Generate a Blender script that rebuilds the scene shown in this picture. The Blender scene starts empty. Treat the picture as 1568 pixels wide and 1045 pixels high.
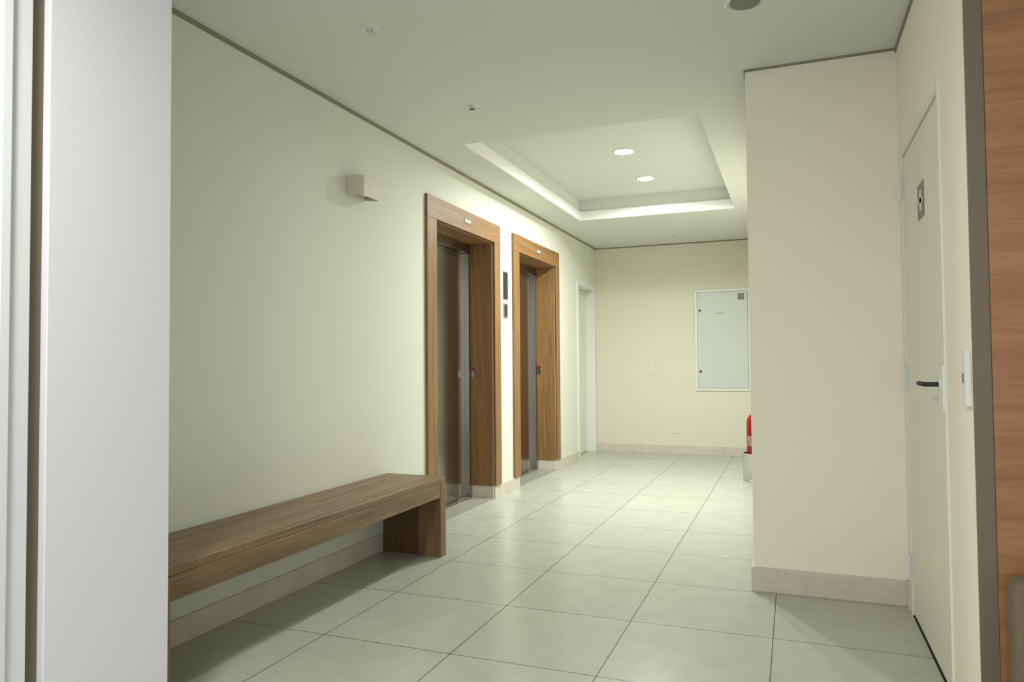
import bpy, bmesh, math
from mathutils import Matrix, Vector
S=bpy.context.scene
COL=bpy.context.collection
S.view_settings.view_transform='Standard'
S.view_settings.look='None'
H=2.67
XL=-2.41; YF=9.25; XR=0.49; XC=-0.205; YC=3.88
# ---------------------------------------------------------------- materials
def lin(c): 
    return tuple(((v/255)/12.92 if v/255<=.04045 else ((v/255+.055)/1.055)**2.4) for v in c)+(1,)
def mat(name,rgb,rough=.6,metal=0,bump=0,bscale=60,var=0,vscale=2,emit=None,es=0,spec=None):
    m=bpy.data.materials.new(name); m.use_nodes=True; N=m.node_tree.nodes; K=m.node_tree.links
    b=N['Principled BSDF']; b.inputs['Roughness'].default_value=rough; b.inputs['Metallic'].default_value=metal
    if spec is not None: b.inputs['Specular IOR Level'].default_value=spec
    c=lin(rgb); b.inputs['Base Color'].default_value=c
    tc=N.new('ShaderNodeTexCoord')
    if var:
        n=N.new('ShaderNodeTexNoise'); n.inputs['Scale'].default_value=vscale; n.inputs['Detail'].default_value=6
        K.new(tc.outputs['Object'],n.inputs['Vector'])
        r=N.new('ShaderNodeValToRGB'); r.color_ramp.elements[0].position=.3; r.color_ramp.elements[1].position=.7
        r.color_ramp.elements[0].color=tuple(v*(1-var) for v in c[:3])+(1,)
        r.color_ramp.elements[1].color=tuple(min(1,v*(1+var)) for v in c[:3])+(1,)
        K.new(n.outputs['Fac'],r.inputs['Fac']); K.new(r.outputs['Color'],b.inputs['Base Color'])
    if bump:
        n=N.new('ShaderNodeTexNoise'); n.inputs['Scale'].default_value=bscale; n.inputs['Detail'].default_value=4
        K.new(tc.outputs['Object'],n.inputs['Vector'])
        bp=N.new('ShaderNodeBump'); bp.inputs['Strength'].default_value=bump; bp.inputs['Distance'].default_value=.002
        K.new(n.outputs['Fac'],bp.inputs['Height']); K.new(bp.outputs['Normal'],b.inputs['Normal'])
    if emit:
        b.inputs['Emission Color'].default_value=lin(emit); b.inputs['Emission Strength'].default_value=es
    return m
def wood(name,dark,light,axis,rough=.45,dens=1.0):
    m=bpy.data.materials.new(name); m.use_nodes=True; N=m.node_tree.nodes; K=m.node_tree.links
    b=N['Principled BSDF']; b.inputs['Roughness'].default_value=rough
    tc=N.new('ShaderNodeTexCoord'); mp=N.new('ShaderNodeMapping')
    sc=[28*dens]*3; sc[axis]=1.3
    mp.inputs['Scale'].default_value=sc
    K.new(tc.outputs['Object'],mp.inputs['Vector'])
    n=N.new('ShaderNodeTexNoise'); n.inputs['Scale'].default_value=1; n.inputs['Detail'].default_value=8; n.inputs['Roughness'].default_value=.6; n.inputs['Distortion'].default_value=.6
    K.new(mp.outputs['Vector'],n.inputs['Vector'])
    mp2=N.new('ShaderNodeMapping'); sc=[160*dens]*3; sc[axis]=5; mp2.inputs['Scale'].default_value=sc
    K.new(tc.outputs['Object'],mp2.inputs['Vector'])
    n2=N.new('ShaderNodeTexNoise'); n2.inputs['Scale'].default_value=1; n2.inputs['Detail'].default_value=3
    K.new(mp2.outputs['Vector'],n2.inputs['Vector'])
    mx=N.new('ShaderNodeMath'); mx.operation='MULTIPLY_ADD'; mx.inputs[1].default_value=.65
    ml=N.new('ShaderNodeMath'); ml.operation='MULTIPLY'; ml.inputs[1].default_value=.35
    K.new(n2.outputs['Fac'],ml.inputs[0]); K.new(n.outputs['Fac'],mx.inputs[0]); K.new(ml.outputs[0],mx.inputs[2])
    r=N.new('ShaderNodeValToRGB'); e=r.color_ramp.elements
    e[0].position=.34; e[0].color=lin(dark); e[1].position=.66; e[1].color=lin(light)
    K.new(mx.outputs[0],r.inputs['Fac']); K.new(r.outputs['Color'],b.inputs['Base Color'])
    bp=N.new('ShaderNodeBump'); bp.inputs['Strength'].default_value=.12; bp.inputs['Distance'].default_value=.002
    K.new(mx.outputs[0],bp.inputs['Height']); K.new(bp.outputs['Normal'],b.inputs['Normal'])
    return m
def steel(name,rgb,rough=.28,axis=2):
    m=bpy.data.materials.new(name); m.use_nodes=True; N=m.node_tree.nodes; K=m.node_tree.links
    b=N['Principled BSDF']; b.inputs['Metallic'].default_value=1; b.inputs['Base Color'].default_value=lin(rgb)
    tc=N.new('ShaderNodeTexCoord'); mp=N.new('ShaderNodeMapping'); sc=[400]*3; sc[axis]=3
    mp.inputs['Scale'].default_value=sc; K.new(tc.outputs['Object'],mp.inputs['Vector'])
    n=N.new('ShaderNodeTexNoise'); n.inputs['Scale'].default_value=1; K.new(mp.outputs['Vector'],n.inputs['Vector'])
    mr=N.new('ShaderNodeMapRange'); mr.inputs['To Min'].default_value=rough*.8; mr.inputs['To Max'].default_value=rough*1.3
    K.new(n.outputs['Fac'],mr.inputs['Value']); K.new(mr.outputs['Result'],b.inputs['Roughness'])
    return m
def tile():
    m=bpy.data.materials.new('floor_tile'); m.use_nodes=True; N=m.node_tree.nodes; K=m.node_tree.links
    b=N['Principled BSDF']
    tc=N.new('ShaderNodeTexCoord'); mp=N.new('ShaderNodeMapping')
    mp.inputs['Location'].default_value=(0.10+6,-3.235+.61*20,0)
    K.new(tc.outputs['Object'],mp.inputs['Vector'])
    br=N.new('ShaderNodeTexBrick'); br.offset=0; br.squash=1
    br.inputs['Scale'].default_value=1; br.inputs['Brick Width'].default_value=.6; br.inputs['Row Height'].default_value=.61
    br.inputs['Mortar Size'].default_value=.0023; br.inputs['Mortar Smooth'].default_value=.1
    br.inputs['Color1'].default_value=lin((186,190,178)); br.inputs['Color2'].default_value=lin((181,185,173)); br.inputs['Mortar'].default_value=lin((86,84,74))
    K.new(mp.outputs['Vector'],br.inputs['Vector'])
    n=N.new('ShaderNodeTexNoise'); n.inputs['Scale'].default_value=7; n.inputs['Detail'].default_value=9; n.inputs['Roughness'].default_value=.65
    K.new(tc.outputs['Object'],n.inputs['Vector'])
    r=N.new('ShaderNodeValToRGB'); r.color_ramp.elements[0].position=.3; r.color_ramp.elements[0].color=(.9,.9,.89,1)
    r.color_ramp.elements[1].position=.7; r.color_ramp.elements[1].color=(1,1,1,1)
    K.new(n.outputs['Fac'],r.inputs['Fac'])
    mx=N.new('ShaderNodeMixRGB'); mx.blend_type='MULTIPLY'; mx.inputs['Fac'].default_value=1
    K.new(br.outputs['Color'],mx.inputs[1]); K.new(r.outputs['Color'],mx.inputs[2]); K.new(mx.outputs[0],b.inputs['Base Color'])
    mr=N.new('ShaderNodeMapRange'); mr.inputs['To Min'].default_value=.22; mr.inputs['To Max'].default_value=.30
    K.new(n.outputs['Fac'],mr.inputs['Value']); K.new(mr.outputs['Result'],b.inputs['Roughness'])
    bp=N.new('ShaderNodeBump'); bp.inputs['Strength'].default_value=.4; bp.inputs['Distance'].default_value=.002; bp.invert=True
    K.new(br.outputs['Fac'],bp.inputs['Height']); K.new(bp.outputs['Normal'],b.inputs['Normal'])
    return m
M_wall=mat('wall_paint_cream',(223,225,214),.75,bump=.15,bscale=180)
M_wallfar=mat('wall_paint_cream_far',(224,221,205),.75,bump=.15,bscale=180)
M_col=mat('wall_paint_warm',(246,238,222),.75,bump=.15,bscale=180)
M_white=mat('wall_paint_white',(228,232,240),.7,bump=.15,bscale=180)
M_ceil=mat('ceiling_paint',(220,224,218),.8,bump=.08,bscale=150)
M_lip=mat('tray_edge_lit',(250,251,250),.6)  # whiter than the ceiling, downlight brightness on the edge put into the colour
M_gap=mat('shadow_gap',(142,138,120),.8)
M_taupe=mat('taupe_trim',(116,105,88),.6)
M_base=mat('stone_baseboard',(210,202,190),.45,var=.06,vscale=14)
M_sill=mat('granite_sill',(150,150,142),.35,var=.35,vscale=180)
M_tile=tile()
M_frame=wood('oak_veneer_vertical',(112,80,44),(162,121,76),2)
M_frameY=wood('oak_veneer_along',(112,80,44),(162,121,76),1)
M_bench=wood('bench_wood',(96,76,52),(142,115,83),1)
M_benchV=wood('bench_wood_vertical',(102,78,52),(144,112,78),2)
M_benchD=wood('bench_wood_shaded',(82,58,40),(116,84,58),2)  # bench wood darkened, the seat's shadow put into the colour
M_panel=wood('cherry_panel',(142,94,60),(176,126,86),0,dens=.5)
M_steel=steel('brushed_steel_dark',(152,149,143),.18)
M_steel2=steel('brushed_steel_light',(210,208,203),.2)
M_chrome=mat('chrome',(200,200,195),.2,metal=1)
M_door=mat('door_paint_white',(232,231,218),.5)
M_mw=mat('metal_white',(228,231,226),.4)
M_black=mat('black_glass',(44,48,42),.25)
M_dark=mat('dark_void',(30,28,25),.8)
M_red=mat('red_paint',(140,14,20),.3)
M_label=mat('label_white',(225,222,210),.5)
M_rubber=mat('black_rubber',(22,22,22),.5)
M_sconce=mat('sconce_off_white',(206,201,184),.5)
M_sofa=mat('sofa_fabric',(120,106,88),.9,bump=.5,bscale=500,var=.1,vscale=40)
M_emit=mat('lamp_glass',(255,255,250),.4,emit=(250,255,245),es=14)
M_sign=mat('sign_grey',(120,118,106),.4)
# ---------------------------------------------------------------- mesh helpers
def mesh_obj(name,bm,m,parent=None,bevel=0,smooth=False):
    me=bpy.data.meshes.new(name); bmesh.ops.recalc_face_normals(bm,faces=bm.faces); bm.to_mesh(me); bm.free()
    o=bpy.data.objects.new(name,me); COL.objects.link(o)
    for x in (m if isinstance(m,(list,tuple)) else [m]): me.materials.append(x)
    if bevel:
        md=o.modifiers.new('bevel','BEVEL'); md.width=bevel; md.segments=3; md.limit_method='ANGLE'
    if smooth:
        for p in me.polygons: p.use_smooth=True
    if parent: o.parent=parent
    return o
def addbox(bm,b,mi=0):
    x0,x1,y0,y1,z0,z1=b
    v=[bm.verts.new(p) for p in ((x0,y0,z0),(x1,y0,z0),(x1,y1,z0),(x0,y1,z0),(x0,y0,z1),(x1,y0,z1),(x1,y1,z1),(x0,y1,z1))]
    for f in ((0,3,2,1),(4,5,6,7),(0,1,5,4),(1,2,6,5),(2,3,7,6),(3,0,4,7)):
        fc=bm.faces.new([v[i] for i in f]); fc.material_index=mi
def boxes(name,bl,m,parent=None,bevel=0):
    bm=bmesh.new()
    for b in bl: addbox(bm,b[:6],b[6] if len(b)>6 else 0)
    return mesh_obj(name,bm,m,parent,bevel)
def lathe(name,prof,c,m,parent=None,seg=40,axis='Z'):
    bm=bmesh.new(); rings=[]
    for r,z in prof:
        ring=[]
        for i in range(seg):
            a=2*math.pi*i/seg; p=(r*math.cos(a),r*math.sin(a),z)
            if axis=='X': p=(p[2],p[0],p[1])
            if axis=='Y': p=(p[0],p[2],p[1])
            ring.append(bm.verts.new((p[0]+c[0],p[1]+c[1],p[2]+c[2])))
        rings.append(ring)
    for a,b in zip(rings,rings[1:]):
        for i in range(seg):
            j=(i+1)%seg; bm.faces.new((a[i],a[j],b[j],b[i]))
    bm.faces.new(rings[0]); bm.faces.new(rings[-1][::-1])
    o=mesh_obj(name,bm,m,parent,smooth=True)
    md=o.modifiers.new('es','EDGE_SPLIT'); md.split_angle=math.radians(40)
    return o
def tube(name,pts,r,m,parent=None):
    cu=bpy.data.curves.new(name,'CURVE'); cu.dimensions='3D'; cu.bevel_depth=r; cu.bevel_resolution=5; cu.use_fill_caps=True
    sp=cu.splines.new('POLY'); sp.points.add(len(pts)-1)
    for i,p in enumerate(pts): sp.points[i].co=(*p,1)
    cu.materials.append(m); o=bpy.data.objects.new(name,cu); COL.objects.link(o)
    if parent: o.parent=parent
    return o
def empty(name):
    e=bpy.data.objects.new(name,None); e.empty_display_size=.1; COL.objects.link(e); return e
# ---------------------------------------------------------------- shell
boxes('floor',[(-2.8,3.0,-3.0,YF+.1,-.1,0)],M_tile)
E1=(4.64,5.73); E2=(6.33,7.46); OT=2.23; D=(8.36,9.2)
T=.32
boxes('wall_left',[
 (XL-T,XL,1.45,E1[0],0,3.0),(XL-T,XL,E1[0],E1[1],OT,3.0),(XL-T,XL,E1[1],E2[0],0,3.0),(XL-T,XL,E2[0],E2[1],OT,3.0),
 (XL-T,XL,E2[1],D[0],0,3.0),(XL-T,XL,D[0],D[1],2.14,3.0),(XL-T,XL,D[1],YF,0,3.0)],M_wall)
boxes('wall_far',[(XL-T,XC+.3,YF,YF+.1,0,3.0)],M_wallfar)
boxes('wall_right_block',[(XC,XR+.3,YC,YF,0,3.0)],M_col)
# side wall with the fire door
DY0,DY1=2.84,3.76
boxes('wall_right',[(XR,XR+.12,2.46,DY0,0,3.0),(XR,XR+.12,DY0,DY1,2.13,3.0),(XR,XR+.12,DY1,YC,0,3.0)],M_col)
boxes('wall_right_return',[(XR+.12,3.0,2.49,2.6,0,3.0)],M_white)
boxes('wood_wall_panel',[(XR+.045,2.98,2.44,2.488,0,H-.01)],M_panel)
boxes('trim_panel_edge',[(XR-.001,XR+.044,2.445,2.459,0,H-.01)],M_taupe)
boxes('wall_left_pier',[(XL-T,-1.9,1.372,1.79,0,3.0)],M_white,bevel=.003)
boxes('trim_pier_joint',[(XL-T,-1.925,1.325,1.371,0,3.0)],M_taupe)
boxes('trim_entry_frame',[(XL-T,-1.9,1.235,1.324,0,3.0),(XL-T,-1.885,1.235,1.262,0,3.0)],M_white,bevel=.003)
# glazed entrance side: low sill, posts and head rail of a window wall, open to daylight
boxes('window_1',[(-2.0,-1.92,-3.0,1.234,0,.12),(-2.0,-1.92,-3.0,1.234,2.45,3.0),(-2.0,-1.92,-.45,-.37,.12,2.45),(-2.0,-1.92,-1.9,-1.82,.12,2.45)],M_mw,bevel=.003)
boxes('wall_near_right',[(2.98,3.1,-3.0,2.5,0,3.0)],M_white)
# ceiling with tray
tx0,tx1,ty0,ty1=-2.09,-.51,4.46,7.36; TZ=2.885
boxes('ceiling',[(-2.8,3.1,-3.0,ty0,H,3.0),(-2.8,3.1,ty1,YF+.1,H,3.0),(-2.8,tx0,ty0,ty1,H,3.0),(tx1,3.1,ty0,ty1,H,3.0),(tx0,tx1,ty0,ty1,TZ,3.0)],M_ceil)
lp=.018; zt=2.762
boxes('trim_tray_lip',[(tx0,tx0+lp,ty0,ty1,H-.001,zt),(tx0+lp,tx1,ty1-lp,ty1,H-.001,zt)],M_lip)
# shadow gaps: dark strips, the recess shade painted as colour
g=.022
boxes('trim_shadow_gap_left',[(XL,XL+.006,1.79,YF,H-g,H)],M_gap)
boxes('trim_shadow_gap_far',[(XL+.006,XC,YF-.006,YF,H-g*.7,H)],M_gap)
boxes('trim_shadow_gap_right',[(XC-.006,XR,YC-.006,YC,H-g*.5,H),(XC-.006,XC,YC,YF,H-g,H),(XR-.006,XR,2.46,YC,H-g,H)],M_gap)
# baseboards
bh=.108; bt=.012
def bb(name,l): boxes(name,l,M_base,bevel=.002)
bb('baseboard_left',[(XL,XL+bt,1.79,4.50,0,bh),(XL,XL+bt,5.73,6.33,0,bh),(XL,XL+bt,7.46,8.33,0,bh),
   (XL-.20,XL,5.718,5.729,0,bh),(XL-.20,XL,7.448,7.459,0,bh)])
bb('baseboard_far',[(XL,XC,YF-bt,YF,0,bh)])
bb('baseboard_right',[(XC-bt,XR,YC-bt,YC,0,bh+.012),(XC-bt,XC,YC,YF,0,bh+.012),(XR-bt,XR,DY1+.05,YC,0,bh+.012)])
# ---------------------------------------------------------------- elevators
def elevator(o0,o1,i0,i1,first):
    e=empty('elevator_entrance')
    f=.022; zt=2.37; zi=2.21; x=XL
    boxes('casing_near',[(x+.0005,x+f,o0,i0,0.0 if first else bh,zi)],M_frame,e,.002)
    boxes('casing_far',[(x+.0125,x+f,i1,o1,bh+.001,zi)],M_frame,e,.002)
    boxes('casing_top',[(x+.0005,x+f,o0,o1,zi+.0005,zt)],M_frameY,e,.002)
    d=.235
    boxes('jamb_near',[(x-d,x,i0-.0,i0+.015,0,zi)],M_frame,e)
    boxes('jamb_far',[(x-d,x,i1-.016,i1,bh+.001,zi)],M_frame,e)
    boxes('soffit',[(x-d,x,i0,i1,zi-.012,zi)],M_frameY,e)
    X=x-.235
    ys=i0+(i1-i0)*.80
    boxes('door_header',[(X-.03,X+.035,i0+.016,i1-.016,2.12,zi-.013)],M_steel,e,.003)
    boxes('door_leaf_fast',[(X-.02,X+.004,i0+.016,ys,0.012,2.12)],M_steel,e,.002)
    boxes('door_leaf_slow',[(X-.03,X-.012,ys+.002,i1-.05,0.012,2.12)],M_steel2,e,.002)  # lighter steel paints the bright vertical highlight on this leaf
    boxes('portal_far',[(X-.03,X+.03,i1-.05,i1-.017,0,2.12)],M_steel,e,.003)
    boxes('seam',[(X-.028,X-.02,ys-.001,ys+.006,0.012,2.12)],M_dark,e)
    boxes('sill',[(X-.03,x+.0,i0+.016,i1-.017,0.0005,.008),],M_sill,e)
    boxes('sill_track',[(X+.006,X+.012,i0+.016,i1-.05,.0081,.011),(X+.02,X+.026,i0+.016,i1-.05,.0081,.011),(X+.034,X+.05,i0+.016,i1-.017,.0081,.0105)],M_chrome,e)
    ym=(o0+o1)/2
    boxes('plaque',[(x+f,x+f+.003,ym-.07,ym+.07,2.27,2.315),],M_sign,e)
    boxes('plaque_text',[(x+f+.003,x+f+.0035,ym-.055+k*.022,ym-.042+k*.022,2.282,2.302) for k in range(5)],M_label,e)
    boxes('call_plate',[(X+.035,X+.075,i1-.020,i1-.0165,1.04,1.13)],M_steel,e,.001)
    lathe('call_button',[(.014,-.004),(.014,0),(.010,.001)],(X+.055,i1-.020,1.11),M_red,e,24,'Y')
    return e
elevator(4.50,5.86,4.645,5.728,True)
elevator(6.19,7.58,6.335,7.458,False)
ip=empty('elevator_indicator_panel')
boxes('frame',[(XL,XL+.006,5.965,6.07,1.735,1.99)],M_sign,ip,.002)
boxes('glass',[(XL+.006,XL+.012,5.973,6.062,1.745,1.98)],M_black,ip,.002)
cp=empty('elevator_call_station')
boxes('plate',[(XL,XL+.008,5.975,6.06,1.57,1.70)],M_sign,cp,.002)
boxes('screen',[(XL+.008,XL+.012,5.985,6.05,1.585,1.69)],M_black,cp,.002)
# ---------------------------------------------------------------- far left service door (recessed)
d=empty('door_1')
boxes('leaf',[(XL-.16,XL-.125,D[0]+.03,D[1]-.03,.01,2.10)],M_door,d,.002)
boxes('frame',[(XL-.17,XL+.012,D[0]-.03,D[0]+.029,0,2.165),(XL-.17,XL-.001,D[1]-.029,D[1],0,2.14),(XL-.17,XL+.012,D[0]+.029,D[1],2.105,2.165)],M_mw,d,.002)
tube('handle',[(XL-.125,D[0]+.09,1.02),(XL-.075,D[0]+.09,1.02),(XL-.075,D[0]+.2,1.02)],.009,M_rubber,d)
# ---------------------------------------------------------------- fire door on right
d=empty('door_2')
boxes('frame',[(XR-.008,XR+.1,DY0+.001,DY0+.03,0,2.13),(XR-.008,XR+.1,DY1-.03,DY1-.001,0,2.13),(XR-.008,XR+.1,DY0+.03,DY1-.03,2.10,2.129)],M_door,d,.002)
boxes('leaf',[(XR+.0,XR+.05,DY0+.034,DY1-.034,.012,2.094)],M_door,d,.002)
boxes('threshold',[(XR-.004,XR+.06,DY0+.03,DY1-.03,.0005,.005)],M_dark,d)
for k,z in enumerate((1.96,1.08,.22)):
    lathe('hinge_barrel_%d'%k,[(.009,-.06),(.009,.06)],(XR-.016,DY1+.005,z),M_mw,d,20)
    boxes('hinge_leaf_%d'%k,[(XR-.012,XR-.008,DY1-.035,DY1+.03,z-.055,z+.055)],M_mw,d,.001)
boxes('lock_plate',[(XR-.014,XR-.0,DY0+.005,DY0+.085,.98,1.14)],M_mw,d,.004)
lathe('handle_rose',[(.022,-.006),(.022,0)],(XR-.014,DY0+.045,1.075),M_mw,d,24,'X')
tube('handle_lever',[(XR-.015,DY0+.045,1.075),(XR-.055,DY0+.045,1.075),(XR-.062,DY0+.055,1.075),(XR-.062,DY0+.17,1.075)],.0085,M_rubber,d)
boxes('magnetic_lock_body',[(XR-.016,XR-.0,2.475,2.54,1.02,1.19)],M_mw,d,.004)
boxes('magnetic_lock_keyhole',[(XR-.0175,XR-.016,2.498,2.515,1.09,1.12)],M_sign,d,.0005)
sg=empty('door_number_sign')
boxes('plate',[(XR-.003,XR-.0,3.20,3.34,1.73,1.87)],M_sign,sg,.001)
boxes('pictogram',[(XR-.0036,XR-.003,3.25,3.29,1.76,1.84),(XR-.0036,XR-.003,3.225,3.315,1.79,1.81)],M_label,sg)
# ---------------------------------------------------------------- bench
b=empty('wooden_bench')
bx0,bx1,by0,by1,bz=XL+.014,-1.985,1.83,3.965,.475
w=(bx1-bx0)/4
boxes('top_slats',[(bx0+i*w+(.0035 if i else 0),bx0+(i+1)*w-.0035,by0,by1,bz-.032,bz) for i in range(4)],M_bench,b,.003)
boxes('fascia_front',[(bx1-.03,bx1-.002,by0+.01,by1-.075,bz-.118,bz-.033)],M_bench,b,.002)
boxes('fascia_back',[(bx0,bx0+.028,by0+.01,by1-.055,bz-.118,bz-.033)],M_bench,b,.002)
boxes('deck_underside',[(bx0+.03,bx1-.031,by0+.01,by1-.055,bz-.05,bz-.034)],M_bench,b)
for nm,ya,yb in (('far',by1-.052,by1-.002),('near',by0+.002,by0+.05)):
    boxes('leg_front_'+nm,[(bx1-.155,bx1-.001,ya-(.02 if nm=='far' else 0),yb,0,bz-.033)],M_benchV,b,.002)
    boxes('leg_panel_'+nm,[(bx0,bx1-.156,ya,yb,0,bz-.033)],M_benchD,b,.002)  # leg face split off and painted darker as shade under the seat
# ---------------------------------------------------------------- wall sconce
s=empty('wall_sconce')
bm=bmesh.new()
y0,y1,z0,z1=3.54,3.74,2.145,2.265; x0=XL; dpt=.105
prof=[(x0+.001,y0)]; r=.03
for k in range(7):
    a=math.pi*1.5+math.pi/2*k/6; prof.append((x0+dpt-r+r*math.cos(a),y0+r+r*math.sin(a)))
for k in range(7):
    a=math.pi/2*k/6; prof.append((x0+dpt-r+r*math.cos(a),y1-r+r*math.sin(a)))
prof.append((x0+.001,y1))
def bowz(x): return z0-.0+.012*(1-(x-x0)/dpt)
lo=[bm.verts.new((x,y,bowz(x))) for x,y in prof]; hi=[bm.verts.new((x,y,z1)) for x,y in prof]
for i in range(len(prof)-1): bm.faces.new((lo[i],lo[i+1],hi[i+1],hi[i]))
o=mesh_obj('shade',bm,M_sconce,s)
md=o.modifiers.new('sol','SOLIDIFY'); md.thickness=.005; md.offset=-1
boxes('back_plate',[(x0,x0+.008,y0+.008,y1-.008,z0+.016,z1-.004)],M_sconce,s)
boxes('inner_diffuser',[(x0+.009,x0+dpt-.012,y0+.012,y1-.012,z0+.03,z1-.02)],M_label,s,.004)
# ---------------------------------------------------------------- electrical panel on far wall
p=empty('electrical_panel')
px0,px1,pz0,pz1=-1.14,-.475,.80,2.06
boxes('frame',[(px0,px1,YF-.018,YF,pz0,pz0+.03),(px0,px1,YF-.018,YF,pz1-.03,pz1),(px0,px0+.03,YF-.018,YF,pz0+.03,pz1-.03),(px1-.03,px1,YF-.018,YF,pz0+.03,pz1-.03)],M_mw,p,.002)
boxes('door',[(px0+.033,px1-.033,YF-.024,YF-.001,pz0+.033,pz1-.033)],mat('panel_door_paint',(204,212,208),.4),p,.003)
for z in (1.04,1.80):
    lathe('lock',[(.014,-.006),(.014,0)],(px0+.065,YF-.024,z),M_rubber,p,20,'Y')
boxes('label',[(-.90,-.76,YF-.0255,YF-.0245,1.745,1.775)],M_label,p)
boxes('warning_sticker',[(-.62,-.545,YF-.0255,YF-.0245,1.92,2.0)],M_sign,p)
boxes('label_text',[(-.89+k*.02,-.878+k*.02,YF-.0262,YF-.0255,1.753,1.767) for k in range(6)],M_sign,p)
for (x,z) in ((-1.68,1.07),(-1.40,.30)):
    pl=empty('wall_outlet')
    boxes('plate',[(x-.04,x+.04,YF-.008,YF,z-.06,z+.06)] if z>1 else [(x-.04,x+.04,YF-.008,YF,z-.04,z+.04)],M_wall,pl,.003)
    boxes('socket',[(x-.016,x+.016,YF-.011,YF-.008,z-.022,z+.022)],M_wall,pl,.001)
# ---------------------------------------------------------------- fire extinguisher in steel stand
c=(-.358,7.42,0)
st=empty('extinguisher_stand')
lathe('stand_body',[(.118,0),(.122,.004),(.122,.012),(.118,.016),(.118,.255),(.122,.26),(.122,.27),(.112,.27),(.112,.02)],c,M_steel2,st)
fe=empty('fire_extinguisher')
lathe('cylinder',[(.075,.022),(.08,.03),(.08,.56),(.074,.60),(.055,.63),(.03,.65),(.026,.67)],c,M_red,fe)
lathe('valve',[(.02,.67),(.024,.675),(.024,.70),(.016,.71),(.012,.73)],c,M_chrome,fe)
lathe('label_band',[(.0806,.34),(.0812,.345),(.0812,.43),(.0806,.435)],c,mat('label_print',(150,120,100),.5,var=.8,vscale=60),fe)
tube('handle',[(c[0],c[1],.715),(c[0]+.03,c[1]-.03,.725),(c[0]+.06,c[1]-.06,.735)],.008,M_rubber,fe)
tube('hose',[(c[0]+.02,c[1]-.01,.69),(c[0]+.05,c[1]-.06,.68),(c[0]+.07,c[1]-.07,.62),(c[0]+.07,c[1]-.065,.50),(c[0]+.06,c[1]-.07,.36)],.009,M_rubber,fe)
# ---------------------------------------------------------------- sofa
sf=empty('sofa')
boxes('backrest',[(XR+.055,2.2,2.31,2.425,.12,.56)],M_sofa,sf,.03)
boxes('seat',[(XR+.055,2.2,1.72,2.305,.12,.30)],M_sofa,sf,.03)
boxes('seat_cushion',[(XR+.075,1.36,1.72,2.30,.301,.43),(1.37,2.18,1.72,2.30,.301,.43)],M_sofa,sf,.035)
boxes('legs',[(x,x+.05,y,y+.05,0,.125) for x in (XR+.1,2.08) for y in (1.78,2.33)],M_frame,sf)
# ---------------------------------------------------------------- ceiling fixtures
def downlight(x,y,z,r,on=True):
    e=empty('recessed_downlight')
    lathe('ring',[(r,.0),(r,-.004),(r*.86,-.006),(r*.84,-.001)],(x,y,z),M_mw,e)
    if on: lathe('lens',[(r*.8,-.0035),(r*.8,-.006)],(x,y,z),M_emit,e)
    else: lathe('lens',[(r*.72,-.0062),(r*.45,-.0068)],(x,y,z),M_sign,e)
LX=-1.255
downlight(LX,5.77,TZ,.09); downlight(LX,6.70,TZ,.09)
downlight(-.16,3.13,H,.085,False)
def sprinkler(x,y,z):
    e=empty('ceiling_sprinkler')
    lathe('escutcheon',[(.038,0),(.036,-.004),(.02,-.006)],(x,y,z),M_mw,e,28)
    lathe('head',[(.012,-.006),(.009,-.018),(.017,-.02),(.017,-.023)],(x,y,z),M_chrome,e,24)
for x,y in ((-1.74,2.74),(-1.72,3.80),(-1.28,8.62),(-.50,8.62)): sprinkler(x,y,H)
# ---------------------------------------------------------------- lights
def spot(x,y,z,p,ang,blend,col,r=.07):
    l=bpy.data.lights.new('downlight_lamp','SPOT'); l.energy=p; l.spot_size=math.radians(ang); l.spot_blend=blend; l.color=col; l.shadow_soft_size=r
    o=bpy.data.objects.new('downlight_lamp',l); o.location=(x,y,z); COL.objects.link(o)
def disk(x,y,z,p,col,d=.13):
    l=bpy.data.lights.new('downlight_disc','AREA'); l.energy=p; l.shape='DISK'; l.size=d; l.color=col; l.spread=math.radians(152)
    o=bpy.data.objects.new('downlight_disc',l); o.location=(x,y,z); COL.objects.link(o)
def area(x,y,z,p,sx,sy,col,rot=(0,0,0)):
    l=bpy.data.lights.new('added_room_fill','AREA'); l.energy=p; l.shape='RECTANGLE'; l.size=sx; l.size_y=sy; l.color=col
    o=bpy.data.objects.new('added_room_fill',l); o.location=(x,y,z); o.rotation_euler=rot; COL.objects.link(o)
G=(.955,1,.935)
for y in (5.77,6.70):
    spot(LX,y,TZ-.02,42,168,.18,G,.05); disk(LX,y,TZ-.012,36,G)
area(-1.25,.2,H-.03,60,.35,.35,(1,.94,.83))  # unseen warm fill added for the column, placed so the pier shades the left wall
area(.3,-1.6,H-.03,18,.6,.6,(1,.95,.86))  # second unseen fill, added behind the camera
W=bpy.data.worlds.new('World'); S.world=W; W.use_nodes=True
bg=W.node_tree.nodes['Background']; bg.inputs[0].default_value=(.90,.96,1,1); bg.inputs[1].default_value=1.2
# ---------------------------------------------------------------- camera
cam=bpy.data.cameras.new('camera'); cam.sensor_fit='HORIZONTAL'; cam.sensor_width=36; cam.lens=1103/1568*36; cam.clip_start=.05
co=bpy.data.objects.new('camera',cam); COL.objects.link(co)
R=Matrix.Rotation(math.radians(21.3),4,'Z')@Matrix.Rotation(math.radians(91.78),4,'X')@Matrix.Rotation(math.radians(-0.46),4,'Z')
co.matrix_world=Matrix.Translation((0,0,1.16))@R
S.camera=co
